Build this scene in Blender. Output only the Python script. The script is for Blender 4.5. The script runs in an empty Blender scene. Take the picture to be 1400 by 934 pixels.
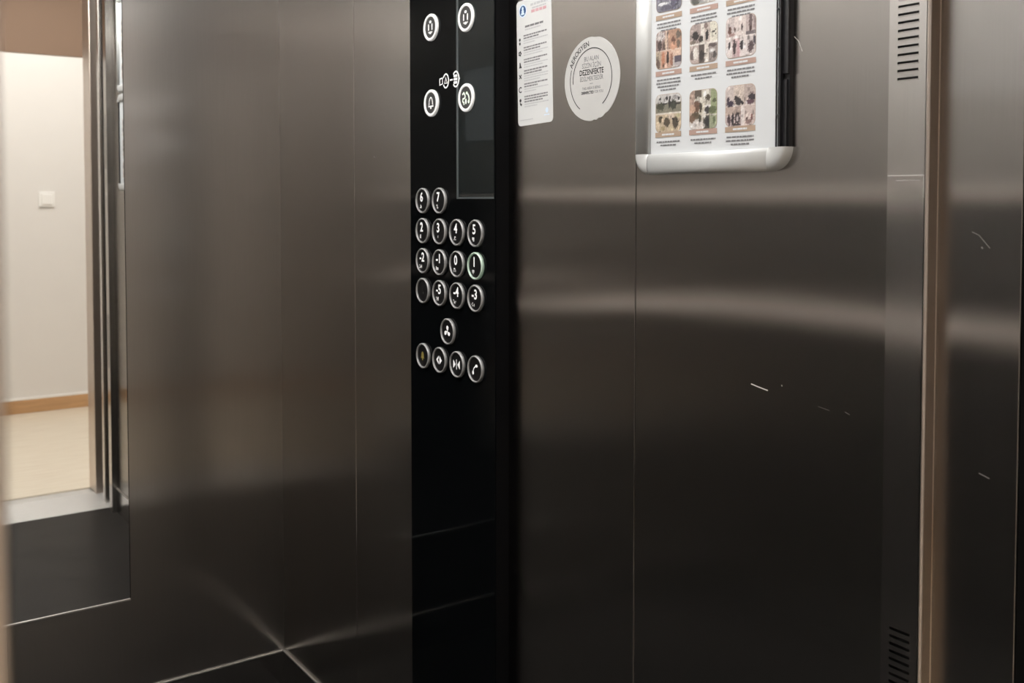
import bpy, bmesh, math, random
from mathutils import Vector, Matrix

# ------------------------------------------------------------------ scene, camera, light
SC = bpy.context.scene
COL = SC.collection
EYE = 1.176                      # camera height above the floor; all z below are floor based
# X runs towards the wall with the control panel, Y towards the mirror wall, Z up

cam_d = bpy.data.cameras.new('camera')
cam_d.sensor_width = 36.0
cam_d.lens = 1364.33 / 1400 * 36
cam_d.shift_x = (700 - 695.93) / 1400
cam_d.shift_y = -(467 - 325.66) / 1400
cam_d.clip_start = 0.02
cam_d.dof.use_dof = True
cam_d.dof.focus_distance = 1.38
cam_d.dof.aperture_fstop = 9.0
cam = bpy.data.objects.new('camera', cam_d)
COL.objects.link(cam)
YAW, PITCH = 0.6039, 0.0380
fw0 = Vector((math.sin(YAW), math.cos(YAW), 0)); rt = Vector((math.cos(YAW), -math.sin(YAW), 0)); upz = Vector((0, 0, 1))
fw = fw0 * math.cos(PITCH) - upz * math.sin(PITCH)
up = fw0 * math.sin(PITCH) + upz * math.cos(PITCH)
R3 = Matrix((rt, up, -fw)).transposed()
cam.matrix_world = Matrix.Translation((0, 0, EYE)) @ R3.to_4x4()
SC.camera = cam

w = bpy.data.worlds.new('world'); SC.world = w; w.use_nodes = True
w.node_tree.nodes['Background'].inputs[0].default_value = (0.9, 0.85, 0.8, 1)
w.node_tree.nodes['Background'].inputs[1].default_value = 0.02
SC.view_settings.view_transform = 'Standard'
SC.view_settings.look = 'None'
SC.view_settings.gamma = 1.0
SC.view_settings.use_curve_mapping = False
SC.view_settings.exposure = 0.0
SC.cycles.max_bounces = 14
SC.cycles.glossy_bounces = 10
SC.cycles.diffuse_bounces = 6
SC.cycles.use_denoising = True
SC.cycles.caustics_reflective = True

CAR_LIGHT = 24.0                  # emission of the cabin ceiling diffusers
LOBBY_LIGHT = 9.4               # emission of the lobby ceiling panel

# ------------------------------------------------------------------ materials
def srgb(r, g, b):
    f = lambda c: (c / 255 / 12.92) if c / 255 <= 0.04045 else ((c / 255 + 0.055) / 1.055) ** 2.4
    return (f(r), f(g), f(b), 1)

def new_mat(name):
    m = bpy.data.materials.new(name); m.use_nodes = True
    return m, m.node_tree, m.node_tree.nodes['Principled BSDF']

def mat(name, col, rough=0.5, metal=0.0, emit=None, strength=0.0, spec=None, noise=0.0, nscale=40.0, coat=0.0):
    m, nt, p = new_mat(name)
    p.inputs['Base Color'].default_value = col
    p.inputs['Roughness'].default_value = rough
    p.inputs['Metallic'].default_value = metal
    if spec is not None: p.inputs['Specular IOR Level'].default_value = spec
    if coat: p.inputs['Coat Weight'].default_value = coat
    if emit:
        p.inputs['Emission Color'].default_value = emit
        p.inputs['Emission Strength'].default_value = strength
    if noise:
        tc = nt.nodes.new('ShaderNodeTexCoord'); n = nt.nodes.new('ShaderNodeTexNoise')
        n.inputs['Scale'].default_value = nscale; n.inputs['Detail'].default_value = 4
        nt.links.new(tc.outputs['Object'], n.inputs['Vector'])
        mx = nt.nodes.new('ShaderNodeMix'); mx.data_type = 'RGBA'
        mx.inputs['A'].default_value = tuple(c * (1 - noise) for c in col[:3]) + (1,)
        mx.inputs['B'].default_value = tuple(min(1, c * (1 + noise)) for c in col[:3]) + (1,)
        nt.links.new(n.outputs['Fac'], mx.inputs['Factor'])
        nt.links.new(mx.outputs['Result'], p.inputs['Base Color'])
    return m

def steel(name, col, rough, aniso, smear=0.0, grain=0.05, haze=0.04, hz=(0.38, 0.25)):
    """brushed stainless: vertical grain, so reflections smear sideways; wiping marks add a soft haze"""
    m = bpy.data.materials.new(name); m.use_nodes = True
    nt = m.node_tree; nt.nodes.remove(nt.nodes['Principled BSDF'])
    out = nt.nodes['Material Output']
    N, L = nt.nodes.new, nt.links.new
    g1 = N('ShaderNodeBsdfAnisotropic'); g1.distribution = 'BECKMANN'
    g2 = N('ShaderNodeBsdfAnisotropic'); g2.distribution = 'BECKMANN'
    tg = N('ShaderNodeTangent'); tg.direction_type = 'UV_MAP'; tg.uv_map = 'UVMap'
    geo = N('ShaderNodeNewGeometry')
    mp = N('ShaderNodeMapping'); mp.inputs['Scale'].default_value = (700, 700, 9)
    L(geo.outputs['Position'], mp.inputs['Vector'])
    n1 = N('ShaderNodeTexNoise'); n1.inputs['Scale'].default_value = 1.0; n1.inputs['Detail'].default_value = 2
    L(mp.outputs[0], n1.inputs['Vector'])
    mx = N('ShaderNodeMix'); mx.data_type = 'RGBA'
    mx.inputs['A'].default_value = tuple(c * (1 - grain) for c in col[:3]) + (1,)
    mx.inputs['B'].default_value = tuple(c * (1 + grain) for c in col[:3]) + (1,)
    L(n1.outputs['Fac'], mx.inputs['Factor'])
    n2 = N('ShaderNodeTexNoise'); n2.inputs['Scale'].default_value = 5.0; n2.inputs['Detail'].default_value = 1
    L(geo.outputs['Position'], n2.inputs['Vector'])
    mr = N('ShaderNodeMapRange'); mr.inputs['To Min'].default_value = rough * 0.92; mr.inputs['To Max'].default_value = rough * 1.08
    L(n2.outputs['Fac'], mr.inputs['Value'])
    for g in (g1, g2):
        L(mx.outputs['Result'], g.inputs['Color']); L(tg.outputs[0], g.inputs['Tangent'])
    L(mr.outputs[0], g1.inputs['Roughness'])
    g1.inputs['Anisotropy'].default_value = -aniso
    g2.inputs['Roughness'].default_value = hz[0]; g2.inputs['Anisotropy'].default_value = hz[1]
    mixs = N('ShaderNodeMixShader'); mixs.inputs['Fac'].default_value = haze
    L(g1.outputs[0], mixs.inputs[1]); L(g2.outputs[0], mixs.inputs[2]); L(mixs.outputs[0], out.inputs['Surface'])
    if smear:
        # arc-shaped wiping strokes: noise stretched round a centre low on the wall
        sx = N('ShaderNodeSeparateXYZ'); L(geo.outputs['Position'], sx.inputs[0])
        dy = N('ShaderNodeMath'); dy.operation = 'SUBTRACT'; L(sx.outputs['Y'], dy.inputs[0]); dy.inputs[1].default_value = 0.88
        dz = N('ShaderNodeMath'); dz.operation = 'SUBTRACT'; L(sx.outputs['Z'], dz.inputs[0]); dz.inputs[1].default_value = 0.70
        cb = N('ShaderNodeCombineXYZ'); L(dy.outputs[0], cb.inputs[0]); L(dz.outputs[0], cb.inputs[1])
        ln = N('ShaderNodeVectorMath'); ln.operation = 'LENGTH'; L(cb.outputs[0], ln.inputs[0])
        at = N('ShaderNodeMath'); at.operation = 'ARCTAN2'; L(dy.outputs[0], at.inputs[0]); L(dz.outputs[0], at.inputs[1])
        rr_ = N('ShaderNodeMath'); rr_.operation = 'MULTIPLY'; L(ln.outputs['Value'], rr_.inputs[0]); rr_.inputs[1].default_value = 34.0
        aa_ = N('ShaderNodeMath'); aa_.operation = 'MULTIPLY'; L(at.outputs[0], aa_.inputs[0]); aa_.inputs[1].default_value = 1.6
        c2 = N('ShaderNodeCombineXYZ'); L(rr_.outputs[0], c2.inputs[0]); L(aa_.outputs[0], c2.inputs[1])
        wv = N('ShaderNodeTexNoise'); wv.inputs['Scale'].default_value = 1.0; wv.inputs['Detail'].default_value = 1
        L(c2.outputs[0], wv.inputs['Vector'])
        n3 = N('ShaderNodeTexNoise'); n3.inputs['Scale'].default_value = 2.2; n3.inputs['Detail'].default_value = 0
        L(geo.outputs['Position'], n3.inputs['Vector'])
        r3 = N('ShaderNodeMapRange'); r3.inputs['From Min'].default_value = 0.42; r3.inputs['From Max'].default_value = 0.70
        r3.inputs['To Min'].default_value = 0.0; r3.inputs['To Max'].default_value = smear
        L(n3.outputs['Fac'], r3.inputs['Value'])
        mul = N('ShaderNodeMath'); mul.operation = 'MULTIPLY_ADD'; L(wv.outputs['Fac'], mul.inputs[0]); L(r3.outputs[0], mul.inputs[1]); mul.inputs[2].default_value = haze
        L(mul.outputs[0], mixs.inputs['Fac'])
    return m

def granite(name):
    m, nt, p = new_mat(name)
    N, L = nt.nodes.new, nt.links.new
    tc = N('ShaderNodeTexCoord')
    n1 = N('ShaderNodeTexNoise'); n1.inputs['Scale'].default_value = 320; n1.inputs['Detail'].default_value = 3
    n2 = N('ShaderNodeTexNoise'); n2.inputs['Scale'].default_value = 7; n2.inputs['Detail'].default_value = 6
    L(tc.outputs['Object'], n1.inputs['Vector']); L(tc.outputs['Object'], n2.inputs['Vector'])
    add = N('ShaderNodeMath'); add.operation = 'MULTIPLY'; L(n1.outputs['Fac'], add.inputs[0]); L(n2.outputs['Fac'], add.inputs[1])
    cr = N('ShaderNodeValToRGB')
    cr.color_ramp.elements[0].position = 0.15; cr.color_ramp.elements[0].color = (0.004, 0.004, 0.0045, 1)
    cr.color_ramp.elements[1].position = 0.42; cr.color_ramp.elements[1].color = (0.024, 0.0225, 0.0215, 1)
    p.inputs['Specular IOR Level'].default_value = 0.09
    L(add.outputs[0], cr.inputs['Fac']); L(cr.outputs['Color'], p.inputs['Base Color'])
    mr = N('ShaderNodeMapRange'); mr.inputs['To Min'].default_value = 0.28; mr.inputs['To Max'].default_value = 0.46
    L(n2.outputs['Fac'], mr.inputs['Value']); L(mr.outputs[0], p.inputs['Roughness'])
    return m

def wood(name, a, b, rough, sx=3.0):
    m, nt, p = new_mat(name)
    N, L = nt.nodes.new, nt.links.new
    tc = N('ShaderNodeTexCoord'); mp = N('ShaderNodeMapping'); mp.inputs['Scale'].default_value = (sx, sx * 9, sx * 9)
    L(tc.outputs['Object'], mp.inputs['Vector'])
    n = N('ShaderNodeTexNoise'); n.inputs['Scale'].default_value = 2.0; n.inputs['Detail'].default_value = 6
    L(mp.outputs[0], n.inputs['Vector'])
    cr = N('ShaderNodeValToRGB'); cr.color_ramp.elements[0].position = 0.3; cr.color_ramp.elements[1].position = 0.7
    cr.color_ramp.elements[0].color = a; cr.color_ramp.elements[1].color = b
    L(n.outputs['Fac'], cr.inputs['Fac']); L(cr.outputs['Color'], p.inputs['Base Color'])
    p.inputs['Roughness'].default_value = rough
    return m

def attr_mat(name):
    m, nt, p = new_mat(name)
    a = nt.nodes.new('ShaderNodeAttribute'); a.attribute_name = 'print'
    mx = nt.nodes.new('ShaderNodeMix'); mx.data_type = 'RGBA'; mx.blend_type = 'MULTIPLY'; mx.inputs['Factor'].default_value = 1.0
    mx.inputs['B'].default_value = (0.66, 0.67, 0.69, 1)       # dims all printed colours evenly against overexposure
    nt.links.new(a.outputs['Color'], mx.inputs['A']); nt.links.new(mx.outputs['Result'], p.inputs['Base Color'])
    p.inputs['Roughness'].default_value = 0.45
    return m

M = {}
M['steel_wall'] = steel('brushed_steel_wall', (0.43, 0.415, 0.40, 1), 0.178, 0.69, smear=0.03, haze=0.20, hz=(0.41, 0.10))
M['steel_back'] = steel('brushed_steel_back', (0.44, 0.42, 0.40, 1), 0.14, 0.56, haze=0.36, hz=(0.44, 0.0))
M['steel_left'] = steel('brushed_steel_left', (0.44, 0.43, 0.42, 1), 0.16, 0.60, haze=0.05)
M['steel_strip'] = steel('brushed_steel_strip', (0.62, 0.605, 0.59, 1), 0.20, 0.5, haze=0.22)
M['steel_shaded'] = steel('brushed_steel_shaded', (0.36, 0.30, 0.26, 1), 0.20, 0.5, haze=0.03)  # strip steel darkened and browned in colour for the flank's dim reflections
M['steel_plain'] = mat('satin_steel', (0.62, 0.60, 0.58, 1), 0.25, 1.0)
M['steel_skirt'] = mat('polished_skirting_steel', (0.40, 0.39, 0.38, 1), 0.16, 1.0)
M['chrome'] = mat('chrome_edge', (0.58, 0.57, 0.55, 1), 0.34, 1.0)
M['rail'] = mat('pale_rail_coating', (0.50, 0.44, 0.40, 1), 0.5, 0.0)
M['reflector_sheet'] = mat('pale_reflector', (0.72, 0.70, 0.68, 1), 0.40, 1.0)
M['gap'] = mat('black_gap', (0.006, 0.006, 0.006, 1), 0.8)
M['mirror'] = mat('mirror_silver', (0.87, 0.88, 0.87, 1), 0.0, 1.0)
M['black_glass'] = mat('black_panel_glass', (0.0020, 0.0024, 0.0028, 1), 0.05, spec=0.06)
M['display_glass'] = mat('display_glass', (0.0035, 0.0060, 0.0068, 1), 0.03, spec=0.22)
M['display_border'] = mat('display_border', srgb(66, 72, 74), 0.35)
M['black_satin'] = mat('black_satin_metal', (0.0025, 0.0025, 0.003, 1), 0.5, spec=0.08)
M['black_plastic'] = mat('black_plastic', (0.010, 0.010, 0.012, 1), 0.4)
M['btn_ring'] = mat('button_ring_metal', (0.34, 0.34, 0.34, 1), 0.45, 0.4)
M['btn_lit'] = mat('button_ring_lit', (0.5, 0.6, 0.52, 1), 0.4, 0.3, emit=srgb(150, 190, 160), strength=0.16)
M['btn_cap'] = mat('button_cap', (0.006, 0.006, 0.0065, 1), 0.35, spec=0.12)
M['ind_ring'] = mat('indicator_ring_white', (0.80, 0.80, 0.79, 1), 0.45, emit=(1, 1, 0.98, 1), strength=0.22)
M['ind_cap'] = mat('indicator_cap', (0.035, 0.036, 0.037, 1), 0.35)
M['legend'] = mat('legend_white', (0.82, 0.82, 0.82, 1), 0.5, emit=(1, 1, 1, 1), strength=0.22)
M['legend_dim'] = mat('legend_grey', (0.35, 0.35, 0.35, 1), 0.5)
M['legend_off'] = mat('legend_worn', (0.035, 0.035, 0.036, 1), 0.5)
M['legend_green'] = mat('legend_green_white', (0.75, 0.85, 0.72, 1), 0.5, emit=(0.85, 1, 0.8, 1), strength=0.3)
M['legend_yellow'] = mat('legend_yellow', srgb(120, 108, 48), 0.5, emit=srgb(150, 135, 60), strength=0.08)
M['paper'] = mat('white_paper', (0.54, 0.56, 0.58, 1), 0.5)
M['sticker'] = mat('white_sticker_film', (0.57, 0.58, 0.585, 1), 0.32)
M['sticker_warm'] = mat('off_white_sticker_film', (0.46, 0.46, 0.455, 1), 0.35)
M['ink'] = mat('black_ink', (0.012, 0.012, 0.013, 1), 0.5)
M['ink_soft'] = mat('grey_ink', (0.16, 0.16, 0.17, 1), 0.5)
M['ink_faint'] = mat('faint_grey_ink', (0.42, 0.43, 0.45, 1), 0.5)
M['ink_pink'] = mat('pale_red_ink', srgb(196, 154, 160), 0.5)
M['ink_blue'] = mat('blue_ink', srgb(16, 66, 118), 0.4)
M['ink_halo'] = mat('pale_blue_ink', srgb(200, 218, 236), 0.4)
M['tan'] = mat('tan_caption', srgb(158, 138, 120), 0.5)
M['tan2'] = mat('rose_caption', srgb(160, 134, 124), 0.5)
M['print'] = attr_mat('printed_picture')
M['alu'] = mat('satin_aluminium', (0.50, 0.51, 0.51, 1), 0.5, 0.25)
M['sill'] = mat('sill_aluminium', (0.60, 0.59, 0.575, 1), 0.45, 0.6)
M['granite'] = granite('dark_granite')
M['lobby_wall'] = mat('beige_wall_paint', (0.72, 0.69, 0.66, 1), 0.7, noise=0.02, nscale=6)
M['tan_band'] = mat('tan_wall_band', srgb(122, 98, 80), 0.7, noise=0.02, nscale=6)
M['lobby_floor'] = wood('pale_wood_floor', (0.62, 0.54, 0.43, 1), (0.71, 0.64, 0.53, 1), 0.35)
M['lobby_base'] = wood('wood_baseboard', srgb(176, 136, 96), srgb(198, 156, 112), 0.4)
M['white_plastic'] = mat('white_plastic', (0.82, 0.80, 0.77, 1), 0.4)
M['ceiling_white'] = mat('white_ceiling', (0.72, 0.70, 0.68, 1), 0.6)
M['car_diff'] = mat('cabin_light_diffuser', (0.9, 0.9, 0.9, 1), 0.5, emit=(1, 0.97, 0.93, 1), strength=CAR_LIGHT)
M['lobby_diff'] = mat('lobby_light_diffuser', (0.9, 0.9, 0.9, 1), 0.5, emit=(1, 0.97, 0.925, 1), strength=LOBBY_LIGHT)
M['jamb'] = mat('door_frame_steel', (0.62, 0.54, 0.48, 1), 0.30, 1.0)
M['dark_plate'] = mat('dark_door_post', (0.030, 0.032, 0.033, 1), 0.35, 0.3)
M['edge_steel'] = mat('rounded_edge_steel', (0.55, 0.49, 0.45, 1), 0.42, 1.0)
M['tape'] = mat('clear_tape_edge', (0.42, 0.41, 0.40, 1), 0.4)
M['scratch_dim'] = mat('faint_scratch_metal', (0.20, 0.19, 0.18, 1), 0.6, 0.2)
M['scratch'] = mat('scratch_metal', (0.75, 0.73, 0.70, 1), 0.6, 0.2)

# ------------------------------------------------------------------ helpers
ORG = {}
def empty(name, loc=(0, 0, 0), rot=None, label=None, cat=None, group=None, kind=None):
    o = bpy.data.objects.new(name, None); COL.objects.link(o)
    o.empty_display_size = 0.05
    o.location = loc
    if rot is not None: o.rotation_euler = rot.to_euler()
    ORG[o.name] = Vector(loc) if rot is None else Vector((0, 0, 0))
    return tag(o, label, cat, group, kind)

def tag(o, label=None, cat=None, group=None, kind=None):
    if label: o['label'] = label
    if cat: o['category'] = cat
    if group: o['group'] = group
    if kind: o['kind'] = kind
    return o

def finish_mesh(name, bm, smooth=False):
    bmesh.ops.recalc_face_normals(bm, faces=bm.faces)
    me = bpy.data.meshes.new(name)
    uv = bm.loops.layers.uv.new('UVMap')
    for f in bm.faces:
        n = f.normal
        t = Vector((-n.y, n.x, 0)) if abs(n.z) < 0.9 else Vector((1, 0, 0))
        t.normalize(); b = n.cross(t)
        for l in f.loops:
            l[uv].uv = (l.vert.co.dot(t), l.vert.co.dot(b))
        f.smooth = smooth
    bm.to_mesh(me); bm.free()
    return me

def obj(name, bm, m, parent=None, smooth=False, **kw):
    if isinstance(bm, bmesh.types.BMesh):
        if parent is not None:
            o3 = ORG.get(parent.name, Vector((0, 0, 0)))
            if o3.length: bmesh.ops.translate(bm, verts=bm.verts, vec=-o3)
        me = finish_mesh(name, bm, smooth)
    else:
        me = bm
    if not me.materials: me.materials.append(M[m])
    o = bpy.data.objects.new(name, me); COL.objects.link(o)
    if parent is not None:
        o.parent = parent
        ORG[o.name] = ORG.get(parent.name, Vector((0, 0, 0)))
    return tag(o, **kw)

def copy_part(src, parent, loc):
    o = src.copy(); COL.objects.link(o); o.parent = parent; o.location = loc
    return o

def box(x0, x1, y0, y1, z0, z1, bev=0.0, seg=2, bm=None):
    b = bmesh.new()
    bmesh.ops.create_cube(b, size=1.0)
    bmesh.ops.scale(b, verts=b.verts, vec=(abs(x1 - x0), abs(y1 - y0), abs(z1 - z0)))
    bmesh.ops.translate(b, verts=b.verts, vec=((x0 + x1) / 2, (y0 + y1) / 2, (z0 + z1) / 2))
    if bev: bmesh.ops.bevel(b, geom=b.edges[:], offset=bev, segments=seg, affect='EDGES', profile=0.5)
    return merge(bm, b)

def merge(bm, b):
    if bm is None: return b
    me = bpy.data.meshes.new('tmp'); b.to_mesh(me); b.free(); bm.from_mesh(me); bpy.data.meshes.remove(me)
    return bm

def prism(poly, z0, z1, bm=None, flat=False):
    b = bmesh.new() if bm is None else bm
    lo = [b.verts.new((x, y, z0)) for x, y in poly]
    if flat:
        b.faces.new(lo); return b
    hi = [b.verts.new((x, y, z1)) for x, y in poly]
    b.faces.new(lo[::-1]); b.faces.new(hi)
    n = len(poly)
    for i in range(n): b.faces.new((lo[i], lo[(i + 1) % n], hi[(i + 1) % n], hi[i]))
    return b

def rrect(x0, x1, y0, y1, r, n=5):
    pts = []
    for cx, cy, a in ((x1 - r, y1 - r, 0), (x0 + r, y1 - r, 90), (x0 + r, y0 + r, 180), (x1 - r, y0 + r, 270)):
        for k in range(n + 1):
            t = math.radians(a + 90 * k / n); pts.append((cx + r * math.cos(t), cy + r * math.sin(t)))
    return pts

def ell(cx, cy, rx, ry, n=24, a0=0.0):
    return [(cx + rx * math.cos(a0 + 2 * math.pi * k / n), cy + ry * math.sin(a0 + 2 * math.pi * k / n)) for k in range(n)]

def lathe(prof, n=40, bm=None, center=(0, 0)):
    """revolve (r, z) profile, closed loop, about the local z axis"""
    b = bmesh.new() if bm is None else bm
    rings = []
    for k in range(n):
        t = 2 * math.pi * k / n
        rings.append([b.verts.new((center[0] + r * math.cos(t), center[1] + r * math.sin(t), z)) for r, z in prof])
    m = len(prof)
    for k in range(n):
        A, B = rings[k], rings[(k + 1) % n]
        for i in range(m):
            b.faces.new((A[i], A[(i + 1) % m], B[(i + 1) % m], B[i]))
    return b

def stroke(pts, wd, z, bm=None, closed=False):
    """flat ribbon of width wd along 2D points at height z"""
    b = bmesh.new() if bm is None else bm
    n = len(pts); L_ = []; R_ = []
    for i, (x, y) in enumerate(pts):
        p0 = pts[(i - 1) % n] if (closed or i > 0) else pts[i]
        p1 = pts[(i + 1) % n] if (closed or i < n - 1) else pts[i]
        dx, dy = p1[0] - p0[0], p1[1] - p0[1]; l = math.hypot(dx, dy) or 1
        nx, ny = -dy / l * wd / 2, dx / l * wd / 2
        L_.append(b.verts.new((x + nx, y + ny, z))); R_.append(b.verts.new((x - nx, y - ny, z)))
    for i in range(n if closed else n - 1):
        j = (i + 1) % n
        b.faces.new((R_[i], R_[j], L_[j], L_[i]))
    return b

def arc(cx, cy, r, a0, a1, n=24, ry=None):
    ry = r if ry is None else ry
    return [(cx + r * math.cos(math.radians(a0 + (a1 - a0) * k / n)), cy + ry * math.sin(math.radians(a0 + (a1 - a0) * k / n))) for k in range(n + 1)]

def tube(pts, r, n=16, bm=None):
    b = bmesh.new() if bm is None else bm
    pts = [Vector(p) for p in pts]; rings = []
    for i, p in enumerate(pts):
        d = (pts[min(i + 1, len(pts) - 1)] - pts[max(i - 1, 0)]).normalized()
        a = d.cross(Vector((0, 0, 1)))
        if a.length < 1e-4: a = Vector((1, 0, 0))
        a.normalize(); c = d.cross(a)
        rings.append([b.verts.new(p + (a * math.cos(2 * math.pi * k / n) + c * math.sin(2 * math.pi * k / n)) * r) for k in range(n)])
    for A, B in zip(rings, rings[1:]):
        for k in range(n): b.faces.new((A[k], A[(k + 1) % n], B[(k + 1) % n], B[k]))
    b.faces.new(rings[0][::-1]); b.faces.new(rings[-1])
    return b

def text_bm(body, size, x, y, z, align='CENTER', bold=0.0, sx=1.0, rot=0.0, bm=None):
    cu = bpy.data.curves.new('txt', 'FONT'); cu.body = body; cu.size = size; cu.align_x = align; cu.align_y = 'CENTER'
    cu.resolution_u = 3; cu.offset = bold
    o = bpy.data.objects.new('txt', cu); COL.objects.link(o)
    dg = bpy.context.evaluated_depsgraph_get(); dg.update()
    me = bpy.data.meshes.new_from_object(o.evaluated_get(dg))
    b = bmesh.new() if bm is None else bm
    n0 = len(b.verts); b.verts.ensure_lookup_table()
    b.from_mesh(me); b.verts.ensure_lookup_table()
    nv = b.verts[n0:]
    for v in nv:
        p = Vector((v.co.x * sx, v.co.y, 0)); p = Matrix.Rotation(rot, 3, 'Z') @ p
        v.co = (p.x + x, p.y + y, z)
    bpy.data.objects.remove(o); bpy.data.curves.remove(cu); bpy.data.meshes.remove(me)
    return b

# frame on the panel wall: local x = towards the door (-Y), local y = up, local z = into the cabin (-X)
FR = Matrix(((0, 0, -1), (-1, 0, 0), (0, 1, 0)))
def on_wall(name, X, Y, Z, label, cat, tilt=0.0, group=None):
    return empty(name, (X, Y, Z), FR @ Matrix.Rotation(tilt, 3, 'Z'), label, cat, group)

def rows_of_words(bm, x0, y, width, h, z, rnd, align='L', dens=1.0):
    """a line of print too small to read: a run of short dashes"""
    x = x0 if align == 'L' else x0 - width / 2
    end = x + width
    while x < end - h * 0.5:
        wl = min(rnd.uniform(1.3, 4.2) * h, end - x)
        prism([(x, y - h / 2), (x + wl, y - h / 2), (x + wl, y + h / 2), (x, y + h / 2)], z, z, bm, flat=True)
        x += wl + h * 0.40 / dens
    return bm

# ------------------------------------------------------------------ the cabin shell
XB, YA = 0.900, 2.261             # panel wall plane, mirror wall plane
XL, YF, HC = -0.45, 0.44, 2.20    # left wall, front return, ceiling height
WALL_END = 0.482

# floor of the cabin
fl = obj('floor', box(XL - 0.05, XB + 0.05, 0.53, YA + 0.05, -0.05, 0.0), 'granite', label='dark speckled granite floor of the lift cabin', cat='floor', kind='structure')

# wall with the control panel: three sheets with open seams over a dark backing
wr = empty('wall_right', (XB, (WALL_END + YA) / 2, 0), label='brushed steel cabin wall carrying the black control panel', cat='wall', kind='structure')
obj('backing', box(XB + 0.004, XB + 0.03, WALL_END + 0.004, YA + 0.03, 0, HC), 'gap', wr)
seams = [YA + 0.002, 1.8607, 1.0054, WALL_END]
for i in range(3):
    y1, y0 = seams[i] - (0.0008 if i else 0), seams[i + 1] + (0.0008 if i < 2 else 0)
    obj('wall_panel', box(XB, XB + 0.004, y0, y1, 0.0, HC, 0.0007), 'steel_wall', wr)

# mirror wall
wb = empty('wall_back', (XB / 2, YA, 0), label='brushed steel cabin wall behind the tall mirror', cat='wall', kind='structure')
obj('wall_panel', box(0.30, XB + 0.002, YA, YA + 0.004, 0, HC, 0.0006), 'steel_back', wb)
obj('wall_panel', box(XL - 0.002, 0.2985, YA, YA + 0.004, 0, HC, 0.0006), 'steel_back', wb)

# left wall (only seen in reflections)
wl = empty('wall_left', (XL, (YF + YA) / 2, 0), label='brushed steel cabin wall facing the control panel', cat='wall', kind='structure')
for y0, y1 in ((YF, 1.05), (1.0515, 1.66), (1.6615, YA + 0.002)):
    obj('wall_panel', box(XL - 0.004, XL, y0, y1, 0, HC, 0.0006), 'steel_left', wl)

# front return and header
wf = empty('wall_front', (-0.2, YF, 0), label='brushed steel front return beside the lift doorway', cat='wall', kind='structure')
obj('wall_panel', box(XL - 0.004, 0.020, YF, YF + 0.03, 0, HC, 0.001), 'steel_back', wf)
obj('header', box(0.020, XB + 0.05, YF, YF + 0.03, 2.10, HC, 0.001), 'steel_back', wf)
obj('door_lip', box(0.887, 0.950, 0.430, 0.462, 0, 2.10, 0.002), 'steel_plain', wf)

# ceiling with recessed light panels
ce = empty('ceiling', (0.2, 1.4, HC), label='white ceiling of the lift cabin', cat='ceiling', kind='structure')
obj('ceiling_sheet', box(XL - 0.05, XB + 0.05, YF, YA + 0.05, HC, HC + 0.04), 'ceiling_white', ce)
for x0, x1, y0, y1, lb in ((0.22, 0.70, 0.60, 1.10, 'square ceiling light nearer the lift door'), (-0.34, 0.12, 1.45, 1.95, 'square ceiling light nearer the mirror wall')):
    lt = empty('ceiling_light', ((x0 + x1) / 2, (y0 + y1) / 2, HC - 0.02), label=lb, cat='light', group='cabin ceiling lights')
    fb = box(x0 - 0.03, x1 + 0.03, y0 - 0.03, y0, HC - 0.02, HC)
    box(x0 - 0.03, x1 + 0.03, y1, y1 + 0.03, HC - 0.02, HC, bm=fb)
    box(x0 - 0.03, x0, y0, y1, HC - 0.02, HC, bm=fb); box(x1, x1 + 0.03, y0, y1, HC - 0.02, HC, bm=fb)
    obj('frame', fb, 'chrome', lt)
    obj('diffuser', box(x0, x1, y0, y1, HC - 0.015, HC - 0.001), 'car_diff', lt)

# skirting: dark polished sheet with a bright cap
HS = 0.092
def skirting(name, label, b0, b1, n):
    r = empty(name, ((b0[0] + b1[0]) / 2, (b0[1] + b1[1]) / 2, 0), label=label, cat='skirting', kind='structure')
    x0, x1 = sorted((b0[0], b1[0] + n[0] * 0.003)) if n[0] else (b0[0], b1[0])
    y0, y1 = sorted((b0[1], b1[1] + n[1] * 0.003)) if n[1] else (b0[1], b1[1])
    obj('skirting_sheet', box(x0, x1, y0, y1, 0, HS - 0.0035), 'steel_skirt', r)
    if n[0]: x0, x1 = sorted((b0[0], b1[0] + n[0] * 0.005))
    if n[1]: y0, y1 = sorted((b0[1], b1[1] + n[1] * 0.005))
    obj('cap_strip', box(x0, x1, y0, y1, HS - 0.0035, HS, 0.0008), 'chrome', r)
skirting('baseboard_right', 'steel skirting with bright cap below the control panel wall', (XB, 0.57), (XB, YA), (-1, 0))
skirting('baseboard_back', 'steel skirting with bright cap below the tall mirror', (XL, YA), (XB, YA), (0, -1))
skirting('baseboard_left', 'steel skirting with bright cap on the wall facing the control panel', (XL, YF), (XL, YA), (1, 0))

# mirror
mi = empty('wall_mirror', (0.36, YA, 0.297), label='tall frameless mirror on the back wall reflecting the lobby', cat='mirror')
obj('glass', box(0.18, 0.5429, YA - 0.005, YA - 0.001, 0.300, 2.12), 'mirror', mi)
eb = box(0.5429, 0.5445, YA - 0.005, YA, 0.297, 2.12); obj('edge', eb, 'black_satin', mi)
obj('bottom_channel', box(0.18, 0.5440, YA - 0.007, YA, 0.296, 0.300, 0.0006), 'chrome', mi)

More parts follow.
